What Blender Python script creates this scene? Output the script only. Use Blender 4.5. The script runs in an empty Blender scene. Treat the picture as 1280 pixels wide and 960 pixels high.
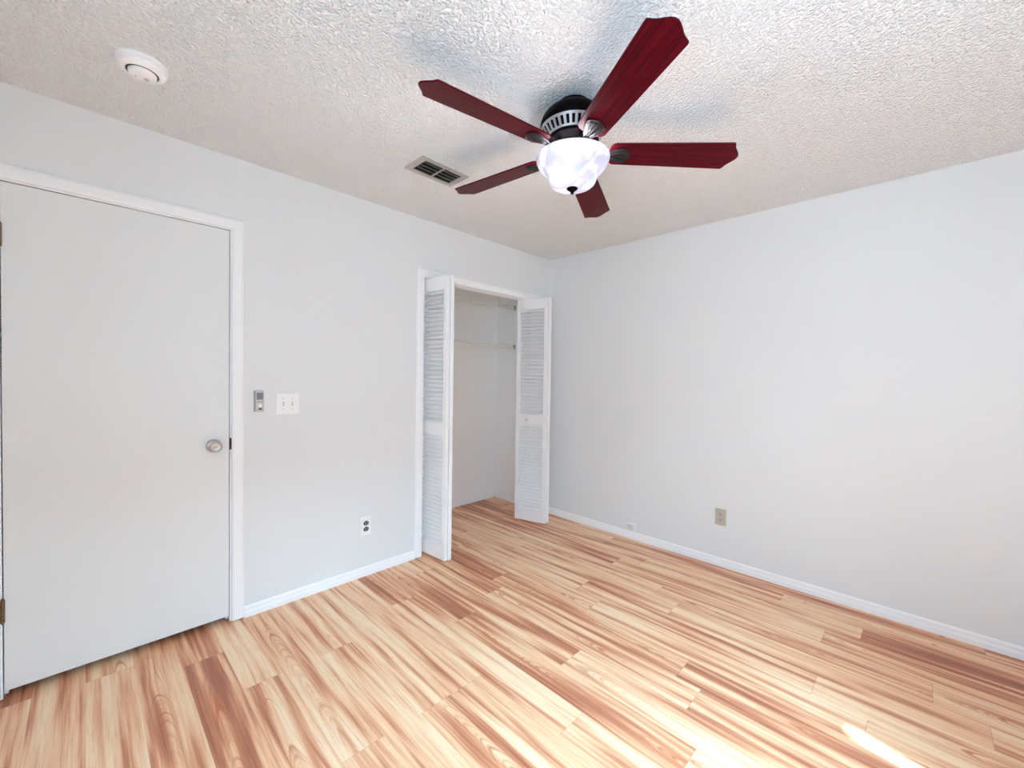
import bpy, bmesh, math, random
from mathutils import Vector, Matrix, Quaternion
random.seed(7)
PI = math.pi
scene = bpy.context.scene
COL = scene.collection

# ------------------------------------------------------------------ camera
F_PX, YAW, PITCH, ROLL = 522.891, 0.776513407, 0.0190475519, 0.0143274209
CAM = Vector((-3.14244, -2.58634, 1.32352))
fw = Vector((math.cos(YAW)*math.cos(PITCH), math.sin(YAW)*math.cos(PITCH), -math.sin(PITCH)))
rt = Vector((math.sin(YAW), -math.cos(YAW), 0)); up = rt.cross(fw)
r2 = rt*math.cos(ROLL) + up*math.sin(ROLL); u2 = -rt*math.sin(ROLL) + up*math.cos(ROLL)
cd = bpy.data.cameras.new('camera'); cam = bpy.data.objects.new('camera', cd); COL.objects.link(cam)
cd.sensor_width = 36.0; cd.sensor_fit = 'HORIZONTAL'; cd.lens = F_PX*36.0/1280.0; cd.clip_start = 0.02
m = Matrix.Identity(4)
for i in range(3):
    m[i][0] = r2[i]; m[i][1] = u2[i]; m[i][2] = -fw[i]; m[i][3] = CAM[i]
cam.matrix_world = m; scene.camera = cam

# ------------------------------------------------------------------ world, sun, window light, exposure
scene.view_settings.view_transform = 'Standard'; scene.view_settings.look = 'None'
scene.view_settings.gamma = 1.0; scene.view_settings.use_curve_mapping = False
scene.view_settings.exposure = 0.24
SUN_POWER, SKY_POWER, WIN_A, WIN_B, BULB = 36.0, 2.0, 540.0, 32.0, 3.8
SKY_COL = (0.48, 0.775, 1.0)
w = bpy.data.worlds.new('world'); scene.world = w; w.use_nodes = True
bg = w.node_tree.nodes['Background']; bg.inputs[0].default_value = (0.46, 0.75, 1.0, 1); bg.inputs[1].default_value = SKY_POWER

def lamp(name, kind, loc, power, color, size=None, size_y=None, direction=None, radius=None):
    d = bpy.data.lights.new(name, kind); o = bpy.data.objects.new(name, d); COL.objects.link(o)
    o.location = loc; d.energy = power; d.color = color
    if kind == 'AREA':
        d.shape = 'RECTANGLE'; d.size = size; d.size_y = size_y
    if radius is not None: d.shadow_soft_size = radius
    if direction is not None:
        o.rotation_mode = 'QUATERNION'; o.rotation_quaternion = Vector(direction).to_track_quat('-Z', 'Y')
    return o

ROOM_X, ROOM_Y, H = -3.62, -3.22, 2.44      # the room spans x ROOM_X..0, y ROOM_Y..0
elev = math.radians(64.5); hd = Vector((0.2, 0.98)).normalized()
sun = lamp('sun', 'SUN', (0, -6, 6), SUN_POWER, (1.0, 0.985, 0.96), direction=(hd.x*math.cos(elev), hd.y*math.cos(elev), -math.sin(elev)))
sun.data.angle = math.radians(1.3)
# daylight of the sky just outside each window
lamp('sky_light_back', 'AREA', (-2.2, ROOM_Y-1.5, 3.2), WIN_A, SKY_COL, 2.2, 1.5, (0.14, 1, -1.12))
scene.cycles.max_bounces = 16; scene.cycles.diffuse_bounces = 12
lamp('sky_light_side', 'AREA', (ROOM_X-0.35, -2.5, 1.45), WIN_B, SKY_COL, 1.25, 1.25, (1, 0, -0.05))

# ------------------------------------------------------------------ material helpers
def new_mat(name):
    mt = bpy.data.materials.new(name); mt.use_nodes = True
    return mt, mt.node_tree.nodes, mt.node_tree.links, mt.node_tree.nodes['Principled BSDF']
def simple(name, color, rough=0.5, metal=0.0, spec=0.5, bump=0.0, scale=60.0, coat=0.0, vary=0.0):
    mt, N, L, b = new_mat(name)
    b.inputs['Base Color'].default_value = (*color, 1); b.inputs['Roughness'].default_value = rough
    b.inputs['Metallic'].default_value = metal; b.inputs['Specular IOR Level'].default_value = spec
    b.inputs['Coat Weight'].default_value = coat
    tc = N.new('ShaderNodeTexCoord'); nz = N.new('ShaderNodeTexNoise'); nz.inputs['Scale'].default_value = scale
    nz.inputs['Detail'].default_value = 4
    L.new(tc.outputs['Object'], nz.inputs['Vector'])
    if vary:
        mx = N.new('ShaderNodeMix'); mx.data_type = 'RGBA'
        mx.inputs['A'].default_value = (*[c*(1-vary) for c in color], 1); mx.inputs['B'].default_value = (*[min(1, c*(1+vary)) for c in color], 1)
        L.new(nz.outputs['Fac'], mx.inputs['Factor']); L.new(mx.outputs['Result'], b.inputs['Base Color'])
    if bump:
        bp = N.new('ShaderNodeBump'); bp.inputs['Strength'].default_value = bump; bp.inputs['Distance'].default_value = 0.002
        L.new(nz.outputs['Fac'], bp.inputs['Height']); L.new(bp.outputs['Normal'], b.inputs['Normal'])
    return mt

M = {}
M['wall'] = simple('wall_paint', (0.80, 0.815, 0.82), 0.65, spec=0.3, bump=0.35, scale=75, vary=0.006)
M['closet_wall_lit'] = simple('wall_paint_lightened', (0.95, 0.95, 0.945), 0.65, spec=0.3, bump=0.35, scale=75, vary=0.006)  # same wall paint made lighter; extra closet brightness is put into the colour
M['trim'] = simple('white_gloss_paint', (0.93, 0.935, 0.945), 0.42)
M['door'] = simple('door_paint', (0.80, 0.815, 0.81), 0.42, bump=0.12, scale=120, vary=0.01)
M['louver'] = simple('louver_paint', (0.92, 0.925, 0.935), 0.42)
M['nickel'] = simple('brushed_nickel', (0.55, 0.53, 0.50), 0.28, metal=1.0)
M['brass'] = simple('aged_brass', (0.22, 0.15, 0.09), 0.4, metal=0.9, vary=0.3)
M['black_metal'] = simple('black_bronze', (0.0035, 0.002, 0.002), 0.35, metal=0.0, spec=0.035)
M['matte_black'] = simple('matte_black', (0.0015, 0.001, 0.001), 0.8, spec=0.0)
M['iron'] = simple('dark_bronze', (0.022, 0.016, 0.016), 0.35, metal=0.2, spec=0.35)
M['grille'] = simple('grille_sheen_grey', (0.34, 0.33, 0.33), 0.38, metal=0.5)  # dark bronze catching light; the sheen is put into this grey
M['plastic'] = simple('white_plastic', (0.93, 0.93, 0.93), 0.35)
M['beige'] = simple('beige_plastic', (0.50, 0.47, 0.38), 0.4)
M['ivory'] = simple('ivory_plastic', (0.72, 0.71, 0.69), 0.45)
M['dark'] = simple('dark_plastic', (0.03, 0.025, 0.025), 0.5)
M['brown'] = simple('brown_plastic', (0.06, 0.05, 0.05), 0.45)
M['grey'] = simple('grey_plastic', (0.36, 0.36, 0.36), 0.4)
M['greyface'] = simple('light_grey_plastic', (0.58, 0.58, 0.57), 0.35)
M['lcd'] = simple('lcd', (0.20, 0.20, 0.22), 0.3, vary=0.15, scale=400)
M['vent'] = simple('vent_enamel', (0.47, 0.44, 0.42), 0.45, metal=0.1)
M['slat'] = simple('vent_slat_enamel', (0.36, 0.36, 0.33), 0.45)
M['duct'] = simple('duct_black', (0.012, 0.010, 0.008), 0.9)
M['wire'] = simple('vinyl_wire', (0.90, 0.90, 0.86), 0.4)
M['bracket'] = simple('bracket_plastic', (0.30, 0.27, 0.20), 0.5)
M['curtain'] = simple('curtain_cloth', (0.80, 0.80, 0.78), 0.9, bump=0.3, scale=300)
M['hall'] = simple('hall_paint', (0.45, 0.44, 0.42), 0.8)

def ceiling_mat():
    mt, N, L, b = new_mat('popcorn_ceiling')
    b.inputs['Roughness'].default_value = 0.95; b.inputs['Specular IOR Level'].default_value = 0.1
    b.inputs['Base Color'].default_value = (0.955, 0.965, 0.97, 1)
    g = N.new('ShaderNodeNewGeometry')
    n1 = N.new('ShaderNodeTexNoise'); n1.inputs['Scale'].default_value = 88; n1.inputs['Detail'].default_value = 2; n1.inputs['Roughness'].default_value = 0.55
    n2 = N.new('ShaderNodeTexVoronoi'); n2.inputs['Scale'].default_value = 100; n2.feature = 'SMOOTH_F1'
    L.new(g.outputs['Position'], n1.inputs['Vector']); L.new(g.outputs['Position'], n2.inputs['Vector'])
    r = N.new('ShaderNodeMapRange'); r.inputs['From Min'].default_value = 0.42; r.inputs['From Max'].default_value = 0.62
    L.new(n1.outputs['Fac'], r.inputs['Value'])
    ma = N.new('ShaderNodeMath'); ma.operation = 'MULTIPLY_ADD'; ma.inputs[1].default_value = -0.8
    L.new(n2.outputs['Distance'], ma.inputs[0]); L.new(r.outputs['Result'], ma.inputs[2])
    bp = N.new('ShaderNodeBump'); bp.inputs['Strength'].default_value = 1.0; bp.inputs['Distance'].default_value = 0.007
    L.new(ma.outputs[0], bp.inputs['Height']); L.new(bp.outputs['Normal'], b.inputs['Normal'])
    return mt
M['ceiling'] = ceiling_mat()

def floor_mat():
    mt, N, L, b = new_mat('laminate_planks')
    def node(t, **k):
        n = N.new(t)
        for a, v in k.items(): setattr(n, a, v)
        return n
    def math_(op, a, bb=None, c=None, clamp=False):
        n = node('ShaderNodeMath', operation=op, use_clamp=clamp)
        for i, v in enumerate((a, bb, c)):
            if v is None: continue
            if isinstance(v, (int, float)): n.inputs[i].default_value = v
            else: L.new(v, n.inputs[i])
        return n.outputs[0]
    def comb(x, y, z):
        n = node('ShaderNodeCombineXYZ')
        for i, v in enumerate((x, y, z)):
            if isinstance(v, (int, float)): n.inputs[i].default_value = v
            else: L.new(v, n.inputs[i])
        return n.outputs[0]
    def noise(vec, scale, detail=3, rough=0.5, dist=0.0):
        n = node('ShaderNodeTexNoise'); n.inputs['Scale'].default_value = scale; n.inputs['Detail'].default_value = detail
        n.inputs['Roughness'].default_value = rough; n.inputs['Distortion'].default_value = dist
        L.new(vec, n.inputs['Vector']); return n.outputs['Fac']
    def ramp(fac, stops, interp='LINEAR'):
        n = node('ShaderNodeValToRGB'); cr = n.color_ramp; cr.interpolation = interp
        while len(cr.elements) < len(stops): cr.elements.new(0.5)
        for e, (p, c) in zip(cr.elements, stops): e.position = p; e.color = (*c, 1)
        L.new(fac, n.inputs[0]); return n.outputs['Color']
    def mix(f, a, bb, blend='MIX'):
        n = node('ShaderNodeMix', data_type='RGBA', blend_type=blend)
        if isinstance(f, (int, float)): n.inputs['Factor'].default_value = f
        else: L.new(f, n.inputs['Factor'])
        for k, v in (('A', a), ('B', bb)):
            if isinstance(v, tuple): n.inputs[k].default_value = (*v, 1)
            else: L.new(v, n.inputs[k])
        return n.outputs['Result']
    g = node('ShaderNodeNewGeometry'); sp = node('ShaderNodeSeparateXYZ'); L.new(g.outputs['Position'], sp.inputs[0])
    at = node('ShaderNodeAttribute', attribute_name='board'); sb = node('ShaderNodeSeparateColor'); L.new(at.outputs['Color'], sb.inputs[0])
    R1, R2, R3 = sb.outputs[0], sb.outputs[1], sb.outputs[2]
    uv = node('ShaderNodeUVMap', uv_map='UVMap'); su = node('ShaderNodeSeparateXYZ'); L.new(uv.outputs[0], su.inputs[0])
    U, V = su.outputs[0], su.outputs[1]                     # metres inside the plank: U across, V along
    X, Y = sp.outputs[0], sp.outputs[1]
    ox, oy = math_('MULTIPLY', R1, 37.0), math_('MULTIPLY', R2, 53.0)
    # gentle wander of the grain
    wob = noise(comb(math_('ADD', U, ox), math_('MULTIPLY_ADD', V, 0.6, oy), R3), 2.2, 2)
    Uw = math_('MULTIPLY_ADD', math_('SUBTRACT', wob, 0.5), 0.024, U)
    # broad heartwood / sapwood bands
    band = noise(comb(math_('ADD', Uw, ox), math_('MULTIPLY_ADD', V, 0.045, oy), 0.0), 24, 2, 0.5)
    band2 = noise(comb(math_('ADD', Uw, ox), math_('MULTIPLY_ADD', V, 0.03, oy), 4.0), 75, 3, 0.6)
    fine = noise(comb(math_('ADD', Uw, ox), math_('MULTIPLY_ADD', V, 0.02, oy), 8.0), 260, 4, 0.6)
    v = math_('ADD', math_('MULTIPLY', band, 0.72), math_('MULTIPLY', band2, 0.28))
    v = math_('ADD', v, math_('MULTIPLY', math_('SUBTRACT', R3, 0.5), 0.16))
    base = ramp(v, [(0.33, (0.93, 0.67, 0.44)), (0.43, (0.87, 0.53, 0.32)), (0.49, (0.76, 0.385, 0.215)),
                    (0.545, (0.60, 0.235, 0.125)), (0.64, (0.38, 0.12, 0.065))])
    # cathedral figure: elongated rings round a centre line, only on some of the planks
    cx_ = math_('MULTIPLY_ADD', R2, 0.05, 0.052)
    du = math_('SUBTRACT', Uw, cx_)
    arch = math_('ADD', math_('MULTIPLY', math_('MULTIPLY', du, du), 210.0), math_('MULTIPLY_ADD', V, 1.4, math_('MULTIPLY', wob, 1.3)))
    rg = noise(comb(math_('MULTIPLY', arch, 1.0), math_('MULTIPLY', R1, 91.0), 2.0), 16, 2, 0.6)
    near = math_('SUBTRACT', 1.0, math_('MULTIPLY', math_('ABSOLUTE', du), 17.0), clamp=True)
    patch = math_('MULTIPLY_ADD', noise(comb(ox, math_('MULTIPLY_ADD', V, 1.0, oy), 5.0), 2.0, 1), 5.0, -2.0, clamp=True)
    some = math_('GREATER_THAN', R1, 0.2)
    line = math_('MULTIPLY', math_('MULTIPLY_ADD', rg, 7.0, -3.4, clamp=True), math_('MULTIPLY', math_('MULTIPLY', near, patch), some))
    c1 = mix(math_('MULTIPLY', line, 0.80), base, (0.50, 0.13, 0.045))
    # pores
    pf = math_('MULTIPLY_ADD', fine, 5.0, -2.6, clamp=True)
    c2 = mix(math_('MULTIPLY', pf, 0.55), c1, (0.56, 0.22, 0.09))
    # knots
    kn = node('ShaderNodeTexVoronoi'); kn.inputs['Scale'].default_value = 1.0
    L.new(comb(math_('MULTIPLY_ADD', Uw, 7.0, ox), math_('MULTIPLY_ADD', V, 2.4, oy), 0.0), kn.inputs['Vector'])
    ks = math_('MULTIPLY_ADD', kn.outputs['Distance'], -9.0, 1.0, clamp=True)
    c3 = mix(math_('MULTIPLY', ks, math_('MULTIPLY', math_('GREATER_THAN', R3, 0.35), 0.85)), c2, (0.25, 0.09, 0.05))
    # seams
    e1 = math_('LESS_THAN', U, 0.0010); e2 = math_('LESS_THAN', V, 0.0016)
    seam = math_('MAXIMUM', math_('MULTIPLY', e1, 0.28), math_('MULTIPLY', e2, 0.45))
    c4 = mix(seam, c3, (0.22, 0.09, 0.05))
    L.new(c4, b.inputs['Base Color'])
    b.inputs['Roughness'].default_value = 0.36; b.inputs['Specular IOR Level'].default_value = 0.42
    bp = node('ShaderNodeBump'); bp.inputs['Strength'].default_value = 0.12; bp.inputs['Distance'].default_value = 0.001
    L.new(math_('SUBTRACT', fine, math_('MULTIPLY', seam, 2.0)), bp.inputs['Height']); L.new(bp.outputs['Normal'], b.inputs['Normal'])
    return mt
M['floor'] = floor_mat()

def blade_mat():
    mt, N, L, b = new_mat('cherry_veneer')
    tc = N.new('ShaderNodeTexCoord'); mp = N.new('ShaderNodeMapping'); mp.inputs['Scale'].default_value = (1.5, 45, 45)
    nz = N.new('ShaderNodeTexNoise'); nz.inputs['Scale'].default_value = 3; nz.inputs['Detail'].default_value = 5
    L.new(tc.outputs['Object'], mp.inputs[0]); L.new(mp.outputs[0], nz.inputs['Vector'])
    cr = N.new('ShaderNodeValToRGB'); e = cr.color_ramp.elements
    e[0].position = 0.3; e[0].color = (0.030, 0.0008, 0.003, 1); e[1].position = 0.72; e[1].color = (0.125, 0.004, 0.010, 1)
    L.new(nz.outputs['Fac'], cr.inputs[0]); L.new(cr.outputs[0], b.inputs['Base Color'])
    b.inputs['Roughness'].default_value = 0.3; b.inputs['Specular IOR Level'].default_value = 0.08
    return mt
M['blade'] = blade_mat()

def bowl_mat():
    mt, N, L, b = new_mat('alabaster_glass')
    out = N['Material Output']
    tc = N.new('ShaderNodeTexCoord'); nz = N.new('ShaderNodeTexNoise'); nz.inputs['Scale'].default_value = 6; nz.inputs['Detail'].default_value = 3
    nz.inputs['Distortion'].default_value = 2.2
    L.new(tc.outputs['Object'], nz.inputs['Vector'])
    cr = N.new('ShaderNodeValToRGB'); e = cr.color_ramp.elements
    e[0].position = 0.40; e[0].color = (0.56, 0.56, 0.64, 1); e[1].position = 0.60; e[1].color = (0.90, 0.90, 0.94, 1)
    L.new(nz.outputs['Fac'], cr.inputs[0]); L.new(cr.outputs[0], b.inputs['Base Color'])
    b.inputs['Roughness'].default_value = 0.25
    tr = N.new('ShaderNodeBsdfTranslucent'); L.new(cr.outputs[0], tr.inputs['Color'])
    ms = N.new('ShaderNodeMixShader'); ms.inputs[0].default_value = 0.24
    L.new(b.outputs[0], ms.inputs[1]); L.new(tr.outputs[0], ms.inputs[2])
    em = N.new('ShaderNodeEmission'); em.inputs['Strength'].default_value = 0.12; L.new(cr.outputs[0], em.inputs['Color'])
    ad = N.new('ShaderNodeAddShader'); L.new(ms.outputs[0], ad.inputs[0]); L.new(em.outputs[0], ad.inputs[1])
    L.new(ad.outputs[0], out.inputs['Surface'])
    return mt
M['bowl'] = bowl_mat()

def pane_mat():
    mt, N, L, b = new_mat('window_glass')
    out = N['Material Output']; t = N.new('ShaderNodeBsdfTransparent'); g = N.new('ShaderNodeBsdfGlossy'); g.inputs['Roughness'].default_value = 0.02
    ms = N.new('ShaderNodeMixShader'); ms.inputs[0].default_value = 0.06
    L.new(t.outputs[0], ms.inputs[1]); L.new(g.outputs[0], ms.inputs[2]); L.new(ms.outputs[0], out.inputs['Surface'])
    return mt
M['pane'] = pane_mat()

# ------------------------------------------------------------------ mesh helpers
def box(bm, x0, x1, y0, y1, z0, z1, bevel=0.0, mtx=None, seg=2):
    t = bmesh.new(); bmesh.ops.create_cube(t, size=1.0)
    bmesh.ops.scale(t, vec=(abs(x1-x0), abs(y1-y0), abs(z1-z0)), verts=t.verts)
    if bevel: bmesh.ops.bevel(t, geom=list(t.edges), offset=bevel, segments=seg, affect='EDGES', profile=0.5)
    bmesh.ops.translate(t, vec=((x0+x1)/2, (y0+y1)/2, (z0+z1)/2), verts=t.verts)
    if mtx is not None: bmesh.ops.transform(t, matrix=mtx, verts=t.verts)
    me = bpy.data.meshes.new('tmp'); t.to_mesh(me); t.free(); bm.from_mesh(me); bpy.data.meshes.remove(me)
def lathe(bm, prof, n=48, mtx=None):
    rings = []; vs = []
    for r, z in prof:
        if r < 1e-6: v = bm.verts.new((0, 0, z)); rings.append([v]); vs.append(v)
        else:
            ring = [bm.verts.new((r*math.cos(2*PI*k/n), r*math.sin(2*PI*k/n), z)) for k in range(n)]
            rings.append(ring); vs += ring
    for a, b in zip(rings, rings[1:]):
        for k in range(n):
            k2 = (k+1) % n
            if len(a) == 1 and len(b) == 1: continue
            if len(a) == 1: bm.faces.new((a[0], b[k2], b[k]))
            elif len(b) == 1: bm.faces.new((a[k], a[k2], b[0]))
            else: bm.faces.new((a[k], a[k2], b[k2], b[k]))
    bmesh.ops.recalc_face_normals(bm, faces=bm.faces)
    if mtx is not None: bmesh.ops.transform(bm, matrix=mtx, verts=vs)
def tube(bm, pts, r, n=8):
    pts = [Vector(p) for p in pts]; rings = []
    for i, p in enumerate(pts):
        d = (pts[min(i+1, len(pts)-1)] - pts[max(i-1, 0)]).normalized()
        a = Vector((0, 0, 1)) if abs(d.z) < 0.9 else Vector((1, 0, 0))
        e1 = d.cross(a).normalized(); e2 = d.cross(e1)
        rr = r[i] if isinstance(r, (list, tuple)) else r
        rings.append([bm.verts.new(p + rr*(e1*math.cos(2*PI*k/n) + e2*math.sin(2*PI*k/n))) for k in range(n)])
    for a, b in zip(rings, rings[1:]):
        for k in range(n): bm.faces.new((a[k], a[(k+1) % n], b[(k+1) % n], b[k]))
    bm.faces.new(rings[0][::-1]); bm.faces.new(rings[-1])
def prism(bm, pts, z0, z1, bevel=0.0, mtx=None):
    t = bmesh.new(); lo = [t.verts.new((x, y, z0)) for x, y in pts]; hi = [t.verts.new((x, y, z1)) for x, y in pts]
    n = len(pts); t.faces.new(lo[::-1]); t.faces.new(hi)
    for k in range(n): t.faces.new((lo[k], lo[(k+1) % n], hi[(k+1) % n], hi[k]))
    bmesh.ops.recalc_face_normals(t, faces=t.faces)
    if bevel: 
        ed = [e for e in t.edges if abs(e.verts[0].co.z - e.verts[1].co.z) < 1e-9]
        bmesh.ops.bevel(t, geom=ed, offset=bevel, segments=2, affect='EDGES', profile=0.5)
    if mtx is not None: bmesh.ops.transform(t, matrix=mtx, verts=t.verts)
    me = bpy.data.meshes.new('tmp'); t.to_mesh(me); t.free(); bm.from_mesh(me); bpy.data.meshes.remove(me)
def sweep(bm, prof, axis, a0, a1, flip=1):
    """extrude a moulding profile [(depth out of wall, height)] along x ('x', wall y=0) or y ('y', wall x=0)"""
    def P(a, d, z): return (a, -d*flip, z) if axis == 'x' else (-d*flip, a, z)
    lo = [bm.verts.new(P(a0, d, z)) for d, z in prof]; hi = [bm.verts.new(P(a1, d, z)) for d, z in prof]
    n = len(prof); bm.faces.new(lo); bm.faces.new(hi[::-1])
    for k in range(n): bm.faces.new((lo[k], lo[(k+1) % n], hi[(k+1) % n], hi[k]))
    bmesh.ops.recalc_face_normals(bm, faces=bm.faces)
def obj(name, bm, mat, parent=None, smooth=None):
    me = bpy.data.meshes.new(name); bm.to_mesh(me); bm.free()
    me.materials.append(mat)
    if smooth is not None:
        for p in me.polygons: p.use_smooth = True
        me.set_sharp_from_angle(angle=math.radians(smooth))
    o = bpy.data.objects.new(name, me); COL.objects.link(o)
    if parent is not None: o.parent = parent
    return o
def empty(name, loc=(0, 0, 0), rz=0.0):
    o = bpy.data.objects.new(name, None); COL.objects.link(o); o.location = loc; o.rotation_euler = (0, 0, rz)
    o.empty_display_size = 0.05; return o
def tag(o, label=None, cat=None, group=None, kind=None):
    if label: o['label'] = label
    if cat: o['category'] = cat
    if group: o['group'] = group
    if kind: o['kind'] = kind
    return o
def struct(o, label, cat): return tag(o, label, cat, kind='structure')
def B(*boxes, bevel=0.0):
    bm = bmesh.new()
    for b in boxes: box(bm, *b, bevel=bevel)
    return bm

# ------------------------------------------------------------------ the setting
DX0, DX1, DZ = -3.392, -2.603, 2.074        # bedroom door opening
CX0, CX1, CZ = -1.437, -0.200, 2.030        # closet opening
WT = 0.115                                  # thickness of the closet wall
CLX, CLY = -1.76, 0.743                     # closet left wall, closet back wall
def planks():
    bm = bmesh.new(); ul = bm.loops.layers.uv.new('UVMap'); cl = bm.loops.layers.color.new('board')
    W = 0.153; x = -2.69 - W*7
    known = {-1: -0.26, 0: -0.60, 1: -1.21, 2: -0.605, 3: -1.22, 4: -1.225, 5: -0.45}
    i = -7; rnd = random.Random(21)
    y_lo, y_hi = ROOM_Y - 0.1, 1.15
    while x < 0.0:
        x1 = min(x+W, 0.02); off = known.get(i, None); Lp = 1.21
        if off is None: off = rnd.uniform(-1.2, 0)
        y = off
        while y > y_lo: y -= Lp
        while y < y_hi:
            a, b = max(y, y_lo), min(y+Lp, y_hi)
            if b - a > 1e-3 and x1 - x > 1e-3:
                f = bm.faces.new([bm.verts.new(p) for p in ((x, a, 0), (x1, a, 0), (x1, b, 0), (x, b, 0))])
                c = (rnd.random(), rnd.random(), rnd.random(), 1)
                for lp, uvc in zip(f.loops, ((0, a-y), (x1-x, a-y), (x1-x, b-y), (0, b-y))):
                    lp[ul].uv = uvc; lp[cl] = c
            y += Lp
        x += W; i += 1
    return bm
struct(obj('floor', planks(), M['floor']), 'light and reddish brown wood laminate plank floor', 'floor')
sub = B((ROOM_X-0.15, 0.12, ROOM_Y-0.15, 1.3, -0.12, -0.003)); struct(obj('floor_slab', sub, M['duct']), 'dark slab beneath the laminate planks', 'floor')
struct(obj('ceiling', B((ROOM_X-0.15, 0.12, ROOM_Y-0.15, 1.3, H, H+0.1)), M['ceiling']), 'white popcorn textured ceiling', 'ceiling')
struct(obj('wall_left', B((ROOM_X, DX0, 0, WT, 0, H), (DX0, DX1, 0, WT, DZ, H), (DX1, CX0, 0, WT, 0, H), (CX0, CX1, 0, WT, CZ, H), (CX1, 0.0, 0, WT, 0, H)), M['wall']),
       'white painted wall with the bedroom door and closet opening', 'wall')
struct(obj('wall_right', B((0, 0.12, ROOM_Y-0.15, 0.06, 0, H)), M['wall']), 'long blank white wall with beige outlet', 'wall')
struct(obj('wall_closet_right', B((0, 0.12, 0.06, 1.3, 0, H)), M['closet_wall_lit']), 'white right side wall inside the closet', 'wall')
struct(obj('wall_closet_back', B((CLX-0.1, 0, CLY, CLY+0.1, 0, H)), M['closet_wall_lit']), 'white wall at the back of the closet', 'wall')
struct(obj('wall_closet_side', B((CLX-0.1, CLX, WT, CLY, 0, H)), M['closet_wall_lit']), 'white left side wall inside the closet', 'wall')
struct(obj('wall_hall', B((ROOM_X-0.15, CLX-0.1, 1.2, 1.3, 0, H), (ROOM_X-0.15, ROOM_X, WT, 1.2, 0, H), (CLX-0.2, CLX-0.1, WT, 1.2, 0, H)), M['hall']), 'walls of the hall behind the closed door', 'wall')
# wall behind the camera with window_1, side wall with window_2
AX0, AX1, AZ0, AZ1 = -2.95, -1.262, 0.85, 2.03
struct(obj('wall_back', B((ROOM_X-0.15, AX0, ROOM_Y-0.15, ROOM_Y, 0, H), (AX1, 0, ROOM_Y-0.15, ROOM_Y, 0, H), (AX0, AX1, ROOM_Y-0.15, ROOM_Y, 0, AZ0), (AX0, AX1, ROOM_Y-0.15, ROOM_Y, AZ1, H)), M['wall']),
       'white wall with a wide window behind the viewpoint', 'wall')
BY0, BY1, BZ0, BZ1 = -3.10, -1.90, 0.85, 2.03
struct(obj('wall_side', B((ROOM_X-0.15, ROOM_X, ROOM_Y, BY0, 0, H), (ROOM_X-0.15, ROOM_X, BY1, WT, 0, H), (ROOM_X-0.15, ROOM_X, BY0, BY1, 0, BZ0), (ROOM_X-0.15, ROOM_X, BY0, BY1, BZ1, H)), M['wall']),
       'white side wall with a window left of the viewpoint', 'wall')
def window(name, x0, x1, z0, z1, to_world, label):
    r = empty(name); struct(r, label, 'window')
    t = 0.03
    f = bmesh.new()
    for b in ((x0, x1, -0.10, -0.05, z0, z0+t), (x0, x1, -0.10, -0.05, z1-t, z1), (x0, x0+t, -0.10, -0.05, z0+t, z1-t), (x1-0.004, x1, -0.10, -0.05, z0+t, z1-t),
              ((x0+x1)/2-0.02, (x0+x1)/2+0.02, -0.10, -0.05, z0+t, z1-t)): box(f, *b)
    bmesh.ops.transform(f, matrix=to_world, verts=f.verts); obj('window_frame', f, M['trim'], r)
    s = bmesh.new(); box(s, x0-0.04, x1+0.04, -0.05, 0.03, z0-0.03, z0, 0.004); bmesh.ops.transform(s, matrix=to_world, verts=s.verts); obj('window_sill', s, M['trim'], r)
    g = bmesh.new(); box(g, x0+t, x1-0.004, -0.077, -0.073, z0+t, z1-t); bmesh.ops.transform(g, matrix=to_world, verts=g.verts); obj('glass_pane', g, M['pane'], r)
window('window_1', AX0, AX1, AZ0, AZ1, Matrix.Translation((0, ROOM_Y, 0)), 'wide white framed window behind the viewpoint')
window('window_2', BY0, BY1, BZ0, BZ1, Matrix(((0, 1, 0, ROOM_X), (1, 0, 0, 0), (0, 0, 1, 0), (0, 0, 0, 1))), 'white framed window in the side wall')
# a gathered curtain panel inside window_1; the sun slips past its edge
cb = bmesh.new(); pts = []
for k in range(49):
    x = -1.52 + 0.215*k/48; pts.append((x, ROOM_Y+0.045+0.018*math.sin(k*1.05)))
prev = None
for x, y in pts:
    cur = [cb.verts.new((x, y, 0.10)), cb.verts.new((x, y, 2.12)), cb.verts.new((x, y+0.002, 2.12)), cb.verts.new((x, y+0.002, 0.10))]
    if prev:
        for a in range(4): cb.faces.new((prev[a], prev[(a+1) % 4], cur[(a+1) % 4], cur[a]))
    else: cb.faces.new(cur)
    prev = cur
cb.faces.new(prev[::-1]); bmesh.ops.recalc_face_normals(cb, faces=cb.faces)
cur_root = empty('curtain_panel', (0, 0, 0)); tag(cur_root, 'narrow gathered white curtain hanging at the window behind the viewpoint', 'curtain')
obj('cloth', cb, M['curtain'], cur_root, 60)
rb = bmesh.new(); tube(rb, [(-3.05, ROOM_Y+0.046, 2.12), (-1.15, ROOM_Y+0.046, 2.12)], 0.009, 12)
for x in (-3.0, -1.2): tube(rb, [(x, ROOM_Y, 2.12), (x, ROOM_Y+0.046, 2.12)], 0.007, 8)
obj('curtain_rod', rb, M['trim'], cur_root, 40)

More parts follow.
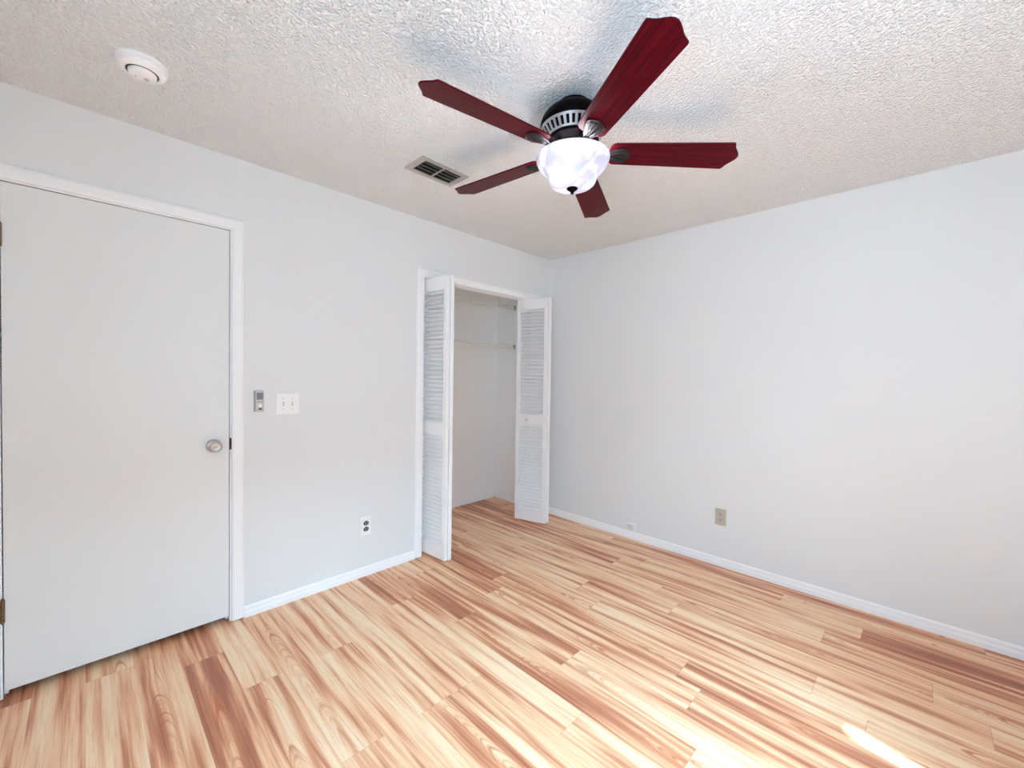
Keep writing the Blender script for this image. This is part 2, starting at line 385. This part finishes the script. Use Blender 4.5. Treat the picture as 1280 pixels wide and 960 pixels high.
# trims: door casing, jambs, baseboards
CAS = [(0.0, 0.0), (0.010, 0.0), (0.013, 0.004), (0.016, 0.012), (0.016, 0.040), (0.013, 0.050), (0.009, 0.056), (0.0, 0.057)]   # (depth, offset from the opening)
def casing(x0, x1, z1, zb=0.004):
    bm = bmesh.new()
    paths = []
    for d, o in CAS: paths.append((d, o))
    def ring(px, pz): return None
    prof = CAS; n = len(prof)
    st = []
    # four stations: bottom left, top left (mitre), top right (mitre), bottom right
    st.append([bm.verts.new((x0-o, -d, zb)) for d, o in prof])
    st.append([bm.verts.new((x0-o, -d, z1+o)) for d, o in prof])
    st.append([bm.verts.new((x1+o, -d, z1+o)) for d, o in prof])
    st.append([bm.verts.new((x1+o, -d, zb)) for d, o in prof])
    for a, b in zip(st, st[1:]):
        for k in range(n): bm.faces.new((a[k], a[(k+1) % n], b[(k+1) % n], b[k]))
    bm.faces.new(st[0]); bm.faces.new(st[-1][::-1]); bmesh.ops.recalc_face_normals(bm, faces=bm.faces)
    return bm
struct(obj('trim_1', casing(DX0+0.006-0.0, DX1-0.006, DZ-0.006, 0.009), M['trim']), 'white moulded casing around the bedroom door', 'door casing')
struct(obj('trim_2', casing(CX0+0.003, CX1-0.003, CZ-0.003, 0.004), M['trim']), 'white moulded casing around the closet opening', 'door casing')
struct(obj('trim_3', B((DX0+0.0005, DX0+0.012, 0.001, WT-0.001, 0.004, DZ-0.0005), (DX1-0.012, DX1-0.0005, 0.001, WT-0.001, 0.004, DZ-0.0005), (DX0+0.012, DX1-0.012, 0.001, WT-0.001, DZ-0.012, DZ),
     (DX1-0.024, DX1-0.012, 0.040, 0.055, 0.004, DZ-0.012), (DX0+0.012, DX0+0.024, 0.040, 0.055, 0.004, DZ-0.012), (DX0+0.024, DX1-0.024, 0.040, 0.055, DZ-0.024, DZ-0.012)), M['trim']), 'white jamb and stop of the bedroom door', 'door jamb')
struct(obj('trim_4', B((CX0, CX0+0.005, 0.0, WT, 0.0, CZ), (CX1-0.005, CX1, 0.0, WT, 0.0, CZ), (CX0+0.005, CX1-0.005, 0.0, WT, CZ-0.005, CZ)), M['trim']), 'white jamb lining the closet opening', 'door jamb')
BBP = [(0, 0.0), (0.013, 0.0), (0.013, 0.026), (0.0105, 0.032), (0.0095, 0.040), (0.0095, 0.050), (0.006, 0.056), (0.003, 0.060), (0, 0.060)]
def bb(axis, a0, a1, base=0.0, flip=1):
    bm = bmesh.new(); sweep(bm, BBP, axis, a0, a1, flip)
    bmesh.ops.translate(bm, vec=(0, base, 0) if axis == 'x' else (base, 0, 0), verts=bm.verts); return bm
b1 = bb('x', DX1+0.051, CX0-0.054)
struct(obj('baseboard_left', b1, M['trim']), 'white baseboard between the bedroom door and the closet', 'baseboard')
struct(obj('baseboard_left_corner', bb('x', CX1+0.054, -0.013), M['trim']), 'short white baseboard between closet and room corner', 'baseboard')
struct(obj('baseboard_right', bb('y', ROOM_Y, 0.0), M['trim']), 'long white baseboard along the blank right wall', 'baseboard')
struct(obj('baseboard_closet_back', bb('x', CLX, -0.013, CLY), M['trim']), 'white baseboard at the back of the closet', 'baseboard')
struct(obj('baseboard_closet_side', bb('y', WT, CLY), M['trim']), 'white baseboard on the right wall inside the closet', 'baseboard')
bk = bb('x', ROOM_X, 0, ROOM_Y, -1); struct(obj('baseboard_back', bk, M['trim']), 'white baseboard behind the viewpoint', 'baseboard')
bs = bb('y', ROOM_Y, 0, ROOM_X, -1); struct(obj('baseboard_side', bs, M['trim']), 'white baseboard on the side wall', 'baseboard')

# ------------------------------------------------------------------ door_1: flush bedroom door
d1 = empty('door_1', (-3.377, 0.0, 0.0)); struct(d1, 'plain white flush bedroom door with nickel knob', 'door')
def rel(bm, root):
    bmesh.ops.translate(bm, vec=-root.location, verts=bm.verts); return bm
obj('door_slab', rel(B((-3.376, -2.6185, 0.001, 0.036, 0.034, 2.0575), bevel=0.0015), d1), M['door'], d1)
KX, KZ = -2.686, 0.945
def facing_y(x, y, z): return Matrix.Translation((x, y, z)) @ Matrix.Rotation(PI/2, 4, 'X')       # local +z -> world -y
hb = bmesh.new()
lathe(hb, [(0.0, 0.0), (0.033, 0.0), (0.033, 0.003), (0.030, 0.007), (0.020, 0.010), (0.0125, 0.012), (0.0115, 0.022), (0.013, 0.028), (0.020, 0.033),
           (0.0265, 0.040), (0.0285, 0.048), (0.0275, 0.056), (0.023, 0.062), (0.017, 0.0645), (0.015, 0.0635), (0.012, 0.062), (0.0, 0.0615)], 40, facing_y(KX, 0.001, KZ))
k1 = obj('door_knob', rel(hb, d1), M['nickel'], d1, 50)
kb = bmesh.new(); box(kb, KX-0.0045, KX+0.0045, -0.0665, -0.060, KZ-0.0012, KZ+0.0012, 0.0005); bk2 = obj('lock_button', kb, M['dark']); 
bk2.data.transform(Matrix.Translation(-d1.location)); bk2.parent = k1
obj('latch_plate', rel(B((-2.6185, -2.6165, 0.004, 0.030, KZ-0.029, KZ+0.029), (-2.6165, -2.6105, 0.008, 0.024, KZ-0.01, KZ+0.01)), d1), M['dark'], d1)
obj('strike_plate', rel(B((-2.6155, -2.598, -0.0015, 0.03, KZ-0.028, KZ+0.032), (-2.613, -2.604, -0.006, 0.0, KZ-0.014, KZ+0.018)), d1), M['dark'], d1)
for z in (0.36, 1.85):
    hb = bmesh.new()
    for k in range(5): tube(hb, [(-3.3785, -0.006, z-0.045+0.018*k+0.0008), (-3.3785, -0.006, z-0.045+0.018*(k+1)-0.0008)], 0.0065, 12)
    tube(hb, [(-3.3785, -0.006, z-0.050), (-3.3785, -0.006, z+0.050)], 0.004, 10)
    box(hb, -3.3785, -3.3725, -0.0005, 0.003, z-0.045, z+0.045)
    obj('hinge', rel(hb, d1), M['brass'], d1, 40)

# ------------------------------------------------------------------ louvered bifold doors of the closet
LZ0, LZ1 = 0.020, 2.018
def leaf(parent, p, q, knob=None):
    """leaf standing on the line p->q (its face towards -x side), thickness to the other side"""
    p = Vector((p[0], p[1], 0)); q = Vector((q[0], q[1], 0)); W = (q-p).length
    dx = (q-p).normalized(); dn = Vector((-dx.y, dx.x, 0))
    if dn.x < 0: dn = -dn                   # +y of the leaf goes away from the room-side face
    mt = Matrix(((dx.x, dn.x, 0, p.x), (dx.y, dn.y, 0, p.y), (0, 0, 1, 0), (0, 0, 0, 1)))
    T, S = 0.027, 0.034
    fr = bmesh.new()
    for b in ((0, S, 0, T, LZ0, LZ1), (W-S, W, 0, T, LZ0, LZ1), (S, W-S, 0.001, T-0.001, LZ0, 0.118), (S, W-S, 0.001, T-0.001, 0.893, 0.983), (S, W-S, 0.001, T-0.001, 1.925, LZ1)):
        box(fr, *b, bevel=0.0015)
    bmesh.ops.transform(fr, matrix=mt, verts=fr.verts)
    lf = obj('door_leaf', fr, M['louver'], parent)
    for z0, z1, n in ((0.983, 1.925, 30), (0.118, 0.893, 25)):
        lb = bmesh.new(); pit = (z1-z0)/n
        for k in range(n):
            zc = z0 + pit*(k+0.5)
            mm = Matrix.Translation((W/2, T/2, zc)) @ Matrix.Rotation(math.radians(-50), 4, 'X')
            box(lb, -(W/2-S)-0.002, W/2-S+0.002, -0.003, 0.003, -0.0175, 0.0175, 0.0012, mt @ mm, 1)
        obj('louver_panel', lb, M['louver'], lf)
    if knob:
        u, z = knob; kb = bmesh.new()
        lathe(kb, [(0, -0.001), (0.010, -0.001), (0.008, 0.006), (0.0085, 0.010), (0.0145, 0.016), (0.016, 0.022), (0.0145, 0.027), (0.009, 0.0305), (0, 0.0315)], 28,
              mt @ Matrix.Translation((u, 0, z)) @ Matrix.Rotation(PI/2, 4, 'X'))
        obj('knob', kb, M['ivory'], lf, 50)
    return lf
d2 = empty('door_2'); struct(d2, 'white louvered bifold door folded open at the left of the closet', 'closet door')
leaf(d2, (-1.412, 0.065), (-1.393, -0.226)); 
leaf(d2, (-1.364, -0.233), (-1.345, 0.060))
hg = bmesh.new()
for z in (0.25, 1.0, 1.80):
    tube(hg, [(-1.3655, -0.234, z-0.03), (-1.3655, -0.234, z+0.03)], 0.004, 10)
obj('leaf_hinge', hg, M['trim'], d2, 40)
d3 = empty('door_3'); struct(d3, 'white louvered bifold door folded open at the right with round knob', 'closet door')
leaf(d3, (-0.388, 0.064), (-0.307, -0.229), knob=(0.118, 0.932))
leaf(d3, (-0.276, -0.222), (-0.236, 0.068))
hg = bmesh.new()
for z in (0.25, 1.0, 1.80): tube(hg, [(-0.278, -0.228, z-0.03), (-0.278, -0.228, z+0.03)], 0.004, 10)
obj('leaf_hinge', hg, M['trim'], d3, 40)
struct(obj('trim_5', B((CX0+0.01, CX1-0.01, 0.045, 0.080, 2.0195, 2.0245)), M['trim']), 'white bifold door track under the closet head', 'door track')

# ------------------------------------------------------------------ closet wire shelves
def wire_shelf(z, label):
    r = empty('wire_shelf', (CLX, CLY, z)); tag(r, label, 'shelf', 'wire shelves in the closet')
    L = -CLX; y0 = -0.275
    dk = bmesh.new()
    nw = 66
    for k in range(nw):
        x = 0.012 + (L-0.03)*k/(nw-1)
        tube(dk, [(x, -0.006, 0.004), (x, y0, 0.004), (x, y0-0.004, 0.0), (x, y0-0.004, -0.024)], 0.0013, 5)
    obj('wire_deck', dk, M['wire'], r)
    ra = bmesh.new()
    for (y, zz, rad) in ((y0, 0.001, 0.0052), (-0.01, 0.0, 0.003), (-0.14, 0.0, 0.003), (y0-0.004, -0.024, 0.0035)):
        tube(ra, [(0.004, y, zz), (L-0.006, y, zz)], rad, 8)
    obj('shelf_rail', ra, M['wire'], r, 50)
    x = 0.25
    while x < L-0.1:
        cl = bmesh.new(); box(cl, x-0.007, x+0.007, y0-0.010, y0+0.004, -0.040, 0.007, 0.001); x += 0.305
        obj('rail_clip', cl, M['wire'], r)
    rod = bmesh.new(); tube(rod, [(0.004, y0+0.006, -0.040), (L-0.006, y0+0.006, -0.040)], 0.0080, 12)
    obj('hanging_rod', rod, M['wire'], r, 50)
    for xa in (0.0, L-0.008):
        bk = bmesh.new(); box(bk, xa, xa+0.008, y0-0.006, y0+0.018, -0.046, 0.006, 0.001)
        obj('end_bracket', bk, M['bracket'], r)
wire_shelf(2.053, 'upper white wire closet shelf just below the opening head')
wire_shelf(1.648, 'lower white wire closet shelf hanging beneath the upper one')

# ------------------------------------------------------------------ ceiling fan
FX, FY, FZ = -1.734, -1.535, 2.243
fan = empty('ceiling_fan', (FX, FY, H)); tag(fan, 'ceiling fan with five cherry red blades and lit white glass bowl', 'ceiling fan')
def Z(z): return z - H
def lobj(name, prof, mat, parent, n=64, sm=35, loc=None):
    bm = bmesh.new(); lathe(bm, [(r, Z(z)) for r, z in prof], n); return obj(name, bm, mat, parent, sm)
lobj('canopy', [(0.0, 2.4395), (0.067, 2.4395), (0.068, 2.432), (0.066, 2.421), (0.070, 2.419), (0.0, 2.419)], M['black_metal'], fan)
hs = lobj('motor_housing', [(0.0, 2.421), (0.074, 2.421), (0.082, 2.4185), (0.100, 2.410), (0.118, 2.395), (0.130, 2.376), (0.1365, 2.356), (0.1365, 2.346), (0.133, 2.341),
          (0.128, 2.338), (0.101, 2.298), (0.104, 2.294), (0.103, 2.288), (0.095, 2.281), (0.080, 2.276), (0.075, 2.270), (0.0, 2.270)], M['black_metal'], fan)
gr = bmesh.new()                             # grey band with upright slots
nb = 34
def cone_pt(t, a, out=0.0):                  # t 0 bottom .. 1 top of the sloping band
    r = 0.1035 + (0.1295-0.1035)*t + out; z = 2.2985 + (2.3375-2.2985)*t
    return (r*math.cos(a), r*math.sin(a), Z(z))
def slab(bm, t0, t1, a0, a1, o0, o1, n=1):
    for j in range(n):
        b0 = a0+(a1-a0)*j/n; b1 = a0+(a1-a0)*(j+1)/n
        v = [bm.verts.new(cone_pt(t, a, o)) for o in (o0, o1) for t, a in ((t0, b0), (t0, b1), (t1, b1), (t1, b0))]
        for f in ((0, 1, 2, 3), (4, 5, 6, 7), (0, 1, 5, 4), (1, 2, 6, 5), (2, 3, 7, 6), (3, 0, 4, 7)): bm.faces.new([v[i] for i in f])
slab(gr, 0.0, 0.14, 0, 2*PI, 0.0005, 0.005, 90); slab(gr, 0.84, 1.0, 0, 2*PI, 0.0005, 0.005, 90)
for k in range(nb):
    a = 2*PI*k/nb; slab(gr, 0.13, 0.85, a-0.042, a+0.042, 0.0005, 0.0045)
bmesh.ops.recalc_face_normals(gr, faces=gr.faces)
obj('vent_grille', gr, M['grille'], hs)
lobj('switch_housing', [(0.0, 2.272), (0.060, 2.272), (0.062, 2.262), (0.058, 2.240), (0.066, 2.232), (0.066, 2.222), (0.0, 2.222)], M['matte_black'], fan)
bowl = lobj('light_bowl', [(0.149, 2.2245), (0.1500, 2.2215), (0.1492, 2.2150), (0.1465, 2.2050), (0.1400, 2.1910), (0.1300, 2.1780), (0.1180, 2.1670), (0.1080, 2.1590), (0.1015, 2.1510), (0.0995, 2.1430),
         (0.0980, 2.1330), (0.0930, 2.1220), (0.0830, 2.1125), (0.0670, 2.1050), (0.0440, 2.1010), (0.0200, 2.0998), (0.0, 2.0995),
         (0.0, 2.1030), (0.0200, 2.1033), (0.0430, 2.1045), (0.0650, 2.1085), (0.0800, 2.1155), (0.0895, 2.1240), (0.0940, 2.1340), (0.0955, 2.1440), (0.0980, 2.1530), (0.1050, 2.1615), (0.1150, 2.1695), (0.1270, 2.1810), (0.1365, 2.1935), (0.1425, 2.2060), (0.1455, 2.2180), (0.149, 2.2245)], M['bowl'], fan, 72, 40)
lobj('finial', [(0.0, 2.106), (0.022, 2.1030), (0.0235, 2.0995), (0.021, 2.096), (0.012, 2.090), (0.007, 2.086), (0.0065, 2.080), (0.003, 2.0765), (0.0, 2.076)], M['black_metal'], fan, 32)
for a in (0.4, 2.5, 4.6):                    # candelabra bulbs inside the bowl
    bx, by = 0.062*math.cos(a+1.9), 0.062*math.sin(a+1.9)
    bb_ = bmesh.new(); lathe(bb_, [(0, 0.0), (0.010, 0.0), (0.010, 0.012), (0.014, 0.022), (0.019, 0.036), (0.017, 0.048), (0.009, 0.056), (0, 0.058)], 20,
                             Matrix.Translation((bx, by, Z(2.208))) @ Matrix.Rotation(PI, 4, 'X'))
    mt_b = M.get('bulb')
    if mt_b is None:
        mt_b, N_, L_, b_ = new_mat('bulb_glass'); b_.inputs['Emission Color'].default_value = (1, 0.97, 0.95, 1); b_.inputs['Emission Strength'].default_value = 6; M['bulb'] = mt_b
    obj('bulb', bb_, mt_b, fan, 60)
    l = lamp('bulb_light', 'POINT', (FX+bx*0.6, FY+by*0.6, 2.196), BULB, (0.93, 0.94, 1.0), radius=0.022)

tilt = Vector((0, 0, 1)).rotation_difference(Vector((0.038, -0.006, 1.0)).normalized())
PITCHB = -0.206
def blade_outline():
    L_ = []; pts = []
    # upper edge from root to tip (y>0), then mirrored
    root = [(0.146, 0.0), (0.1465, 0.022), (0.150, 0.040), (0.158, 0.051), (0.170, 0.0565)]
    edge = [(0.30, 0.0605), (0.45, 0.0650), (0.621, 0.0698), (0.6265, 0.0680)]
    tip = [(0.6305, 0.060), (0.6345, 0.050), (0.641, 0.040), (0.651, 0.028), (0.6595, 0.016), (0.6635, 0.007), (0.664, 0.0)]
    top = root + edge + tip
    return top + [(x, -y) for x, y in reversed(top[1:-1])]
bm0 = bmesh.new(); prism(bm0, blade_outline(), 0.0, 0.006, 0.0012, Matrix.Rotation(PITCHB, 4, 'X'))
angles = [239.906, 167.906, 311.906, 95.906, 23.906]
b0 = None; blades = []
bpos = Vector((0, 0, Z(FZ)))
# blade iron: leaf plate under the blade root, neck and foot on the motor
ir = bmesh.new(); RX = Matrix.Rotation(PITCHB, 4, 'X')
plate = [(0.128, 0.0), (0.132, 0.013), (0.150, 0.022), (0.172, 0.031), (0.196, 0.037), (0.212, 0.036), (0.222, 0.026), (0.231, 0.0)]
plate = plate + [(x, -y) for x, y in reversed(plate[1:-1])]
prism(ir, plate, -0.0055, -0.0005, 0.0015, RX)
tube(ir, [(0.068, 0, 0.024), (0.082, 0, 0.020), (0.100, 0, 0.006), (0.116, 0, -0.004), (0.135, 0, -0.005)], [0.013, 0.012, 0.010, 0.010, 0.011], 12)
ri = bmesh.new()
for s in (1, -1, 0):
    p0 = RX @ Vector((0.135, 0.004*s, -0.006)); p1 = RX @ Vector((0.180, 0.016*s, -0.0075)); p2 = RX @ Vector((0.214, (0.022 if s else 0)*s, -0.006))
    tube(ri, [p0, p1, p2], 0.0028, 8)
for a_, b_ in zip(plate, plate[1:]+plate[:1]):
    tube(ri, [RX @ Vector((a_[0], a_[1]*0.96, -0.005)), RX @ Vector((b_[0], b_[1]*0.96, -0.005))], 0.0026, 6)
blade_obj = obj('blade', bm0, M['blade'], fan); 
arm_obj = obj('blade_iron', ir, M['iron'], blade_obj, 40); ridge_obj = obj('iron_ridge', ri, M['iron'], fan, 40)
# ridges belong to the iron mesh
ridge_bm = bmesh.new(); ridge_bm.from_mesh(arm_obj.data); ridge_bm.from_mesh(ridge_obj.data); ridge_bm.to_mesh(arm_obj.data); ridge_bm.free()
bpy.data.objects.remove(ridge_obj)
for k, a in enumerate(angles):
    if k == 0: bo = blade_obj
    else:
        bo = blade_obj.copy(); COL.objects.link(bo); bo.parent = fan
        c = arm_obj.copy(); COL.objects.link(c); c.parent = bo
    bo.location = bpos; bo.rotation_mode = 'QUATERNION'
    bo.rotation_quaternion = tilt @ Quaternion((0, 0, 1), math.radians(a))

# ------------------------------------------------------------------ smoke detector
sd = empty('smoke_detector', (-2.995, -0.533, H)); tag(sd, 'round white smoke detector on the popcorn ceiling above the door', 'smoke detector')
bm = bmesh.new(); lathe(bm, [(0, 0), (0.074, 0), (0.075, -0.006), (0.074, -0.011), (0.067, -0.0125), (0.062, -0.014), (0.062, -0.017), (0.068, -0.0185), (0.067, -0.028), (0.060, -0.034), (0.050, -0.036), (0.047, -0.033), (0, -0.033)], 64)
sb_ = obj('base', bm, M['plastic'], sd, 35)
bm = bmesh.new(); lathe(bm, [(0, -0.030), (0.0405, -0.030), (0.0405, -0.040), (0.038, -0.0445), (0.030, -0.046), (0, -0.0465)], 56)
cv = obj('cover', bm, M['plastic'], sd, 35)
bm = bmesh.new(); lathe(bm, [(0.0408, -0.0332), (0.0465, -0.0332), (0.0465, -0.0337), (0.0408, -0.0337), (0.0408, -0.0332)], 56)
obj('sensor_slot', bm, M['dark'], sd)
bm = bmesh.new(); lathe(bm, [(0, -0.046), (0.008, -0.046), (0.008, -0.0478), (0, -0.048)], 24, Matrix.Translation((0.012, 0.010, 0)))
obj('test_button', bm, M['greyface'], sd, 40)
bm = bmesh.new(); lathe(bm, [(0, -0.046), (0.0016, -0.046), (0.0016, -0.0473), (0, -0.0473)], 12, Matrix.Translation((-0.018, 0.012, 0)))
obj('indicator_light', bm, M['dark'], sd, 40)

# ------------------------------------------------------------------ ceiling vent
vx0, vx1, vy0, vy1 = -1.937, -1.632, -0.742, -0.566
cv_ = empty('ceiling_vent', ((vx0+vx1)/2, (vy0+vy1)/2, H)); tag(cv_, 'rectangular metal air register in the ceiling near the fan', 'ceiling vent')
bm = bmesh.new(); hx, hy, t = (vx1-vx0)/2, (vy1-vy0)/2, 0.026
for b in ((-hx, hx, -hy, -hy+t, -0.006, -0.0005), (-hx, hx, hy-t, hy, -0.006, -0.0005), (-hx, -hx+t+0.008, -hy+t, hy-t, -0.006, -0.0005), (hx-t-0.008, hx, -hy+t, hy-t, -0.006, -0.0005)): box(bm, *b, bevel=0.0012)
obj('vent_frame', bm, M['vent'], cv_)
obj('duct_opening', B((-hx+t, hx-t, -hy+t, hy-t, -0.0012, -0.0004)), M['duct'], cv_)
bm = bmesh.new(); box(bm, -0.0045, 0.0045, -hy+t, hy-t, -0.007, -0.001, 0.001); obj('centre_bar', bm, M['vent'], cv_)
ns = 4
sl = bmesh.new()
for k in range(ns):
    yc = -hy+t+0.013 + (2*hy-2*t-0.026)*k/(ns-1)
    mm = Matrix.Translation((0, yc, -0.007)) @ Matrix.Rotation(math.radians(38), 4, 'X')
    box(sl, -hx+t+0.010, -0.007, -0.011, 0.011, -0.0008, 0.0008, 0.0003, mm, 1)
    box(sl, 0.007, hx-t-0.010, -0.011, 0.011, -0.0008, 0.0008, 0.0003, mm, 1)
obj('vent_slats', sl, M['slat'], cv_)
for sx in (-1, 1):
    bm = bmesh.new(); lathe(bm, [(0, -0.0055), (0.004, -0.006), (0.003, -0.008), (0, -0.0085)], 14, Matrix.Translation((sx*(hx-0.012), 0.0, 0)))
    obj('screw', bm, M['slat'], cv_)
bm = bmesh.new(); box(bm, 0.016, 0.019, -hy+0.006, -hy+0.010, -0.016, -0.005, 0.0005); obj('damper_lever', bm, M['slat'], cv_)

# ------------------------------------------------------------------ wall plates on the left wall (facing -y)
def plate_mesh(w_, h_, d_=0.006, bev=0.003):
    bm = bmesh.new(); box(bm, -w_/2, w_/2, -d_, 0.0, -h_/2, h_/2, bev); return bm
# fan remote
rm = empty('fan_remote', (-2.483, 0.0, 1.168)); tag(rm, 'small grey fan remote in its holder beside the light switch', 'remote control'); 
obj('holder', B((-0.0235, 0.0235, -0.010, -0.0003, -0.058, 0.056), bevel=0.003), M['grey'], rm)
hnd = B((-0.020, 0.020, -0.023, -0.0105, -0.055, 0.057), bevel=0.004); ho = obj('handset', hnd, M['greyface'], rm)
obj('display', B((-0.0155, 0.0155, -0.0238, -0.0225, 0.008, 0.046), bevel=0.0003), M['lcd'], ho)
obj('button_strip', B((-0.0155, 0.0155, -0.0240, -0.0225, -0.007, -0.002), bevel=0.0003), M['grey'], ho)
bm = bmesh.new(); lathe(bm, [(0, 0), (0.010, 0), (0.009, 0.0015), (0, 0.002)], 24, facing_y(0.002, -0.0228, -0.024)); obj('round_button', bm, M['plastic'], ho, 40)
bm = bmesh.new(); lathe(bm, [(0, 0), (0.0085, 0), (0.008, 0.001), (0, 0.0014)], 24, facing_y(0.002, -0.0228, -0.043) @ Matrix.Diagonal((1.1, 0.55, 1, 1))); obj('logo_badge', bm, M['dark'], ho, 40)
# double light switch
sw = empty('light_switch', (-2.337, 0.0, 1.148)); tag(sw, 'white double toggle light switch plate between door and closet', 'light switch')
obj('wall_plate', plate_mesh(0.125, 0.124, 0.0085, 0.004), M['plastic'], sw)
for sx in (-1, 1):
    x = 0.023*sx
    tg = obj('toggle', B((x-0.0045, x+0.0045, -0.0095, -0.008, -0.0115, 0.0115), bevel=0.0003), M['greyface'], sw)
    bm = bmesh.new(); mm = Matrix.Translation((x, -0.012, 0.002*sx)) @ Matrix.Rotation(math.radians(25*sx), 4, 'X'); box(bm, -0.0032, 0.0032, -0.008, 0.004, -0.004, 0.004, 0.001, mm)
    obj('lever', bm, M['plastic'], tg)
    for sz in (-1, 1):
        bm = bmesh.new(); lathe(bm, [(0, 0), (0.0035, 0), (0.003, 0.001), (0, 0.0014)], 14, facing_y(x, -0.0083, 0.030*sz)); obj('screw', bm, M['greyface'], sw, 40)
# outlets
def outlet(name, loc, rz, label, pm, fm, dm, w_=0.074, h_=0.122):
    r = empty(name, loc, rz); tag(r, label, 'wall outlet', None)
    obj('wall_plate', plate_mesh(w_, h_, 0.006, 0.0025), pm, r)
    for sz in (-1, 1):
        bm = bmesh.new()
        mm = facing_y(0, -0.0055, 0.0195*sz) @ Matrix.Diagonal((1, 0.84, 1, 1))
        lathe(bm, [(0, 0), (0.0178, 0), (0.0178, 0.0012), (0, 0.0014)], 32, mm); rc = obj('receptacle', bm, fm, r, 40)
        sl = B((-0.0085, -0.0055, -0.0076, -0.0066, 0.0195*sz-0.002, 0.0195*sz+0.009), (0.0055, 0.0085, -0.0076, -0.0066, 0.0195*sz-0.001, 0.0195*sz+0.008), (-0.0028, 0.0028, -0.0076, -0.0066, 0.0195*sz-0.0105, 0.0195*sz-0.005))
        obj('slots', sl, dm, rc)
    bm = bmesh.new(); lathe(bm, [(0, 0), (0.003, 0), (0.0026, 0.001), (0, 0.0013)], 14, facing_y(0, -0.006, 0)); obj('screw', bm, M['nickel'], r, 40)
    return r
outlet('wall_outlet', (-1.861, 0.0, 0.327), 0, 'white wall outlet with dark receptacles low between door and closet', M['plastic'], M['brown'], M['greyface'])
outlet('wall_outlet', (0.0, -1.588, 0.349), -PI/2, 'beige wall outlet on the blank right wall above baseboard', M['beige'], M['beige'], M['dark'], 0.072, 0.115)
# phone jack box
pj = empty('phone_jack', (0.0, -0.905, 0.102), -PI/2); tag(pj, 'small white surface mounted jack box just above right baseboard', 'phone jack')
obj('jack_box', B((-0.031, 0.031, -0.024, -0.0003, -0.026, 0.026), bevel=0.003), M['plastic'], pj)
obj('box_cover', B((-0.027, 0.027, -0.0265, -0.0235, -0.022, 0.022), bevel=0.001), M['ivory'], pj)
obj('jack_port', B((-0.007, 0.007, -0.018, -0.006, -0.0268, -0.0255)), M['dark'], pj)
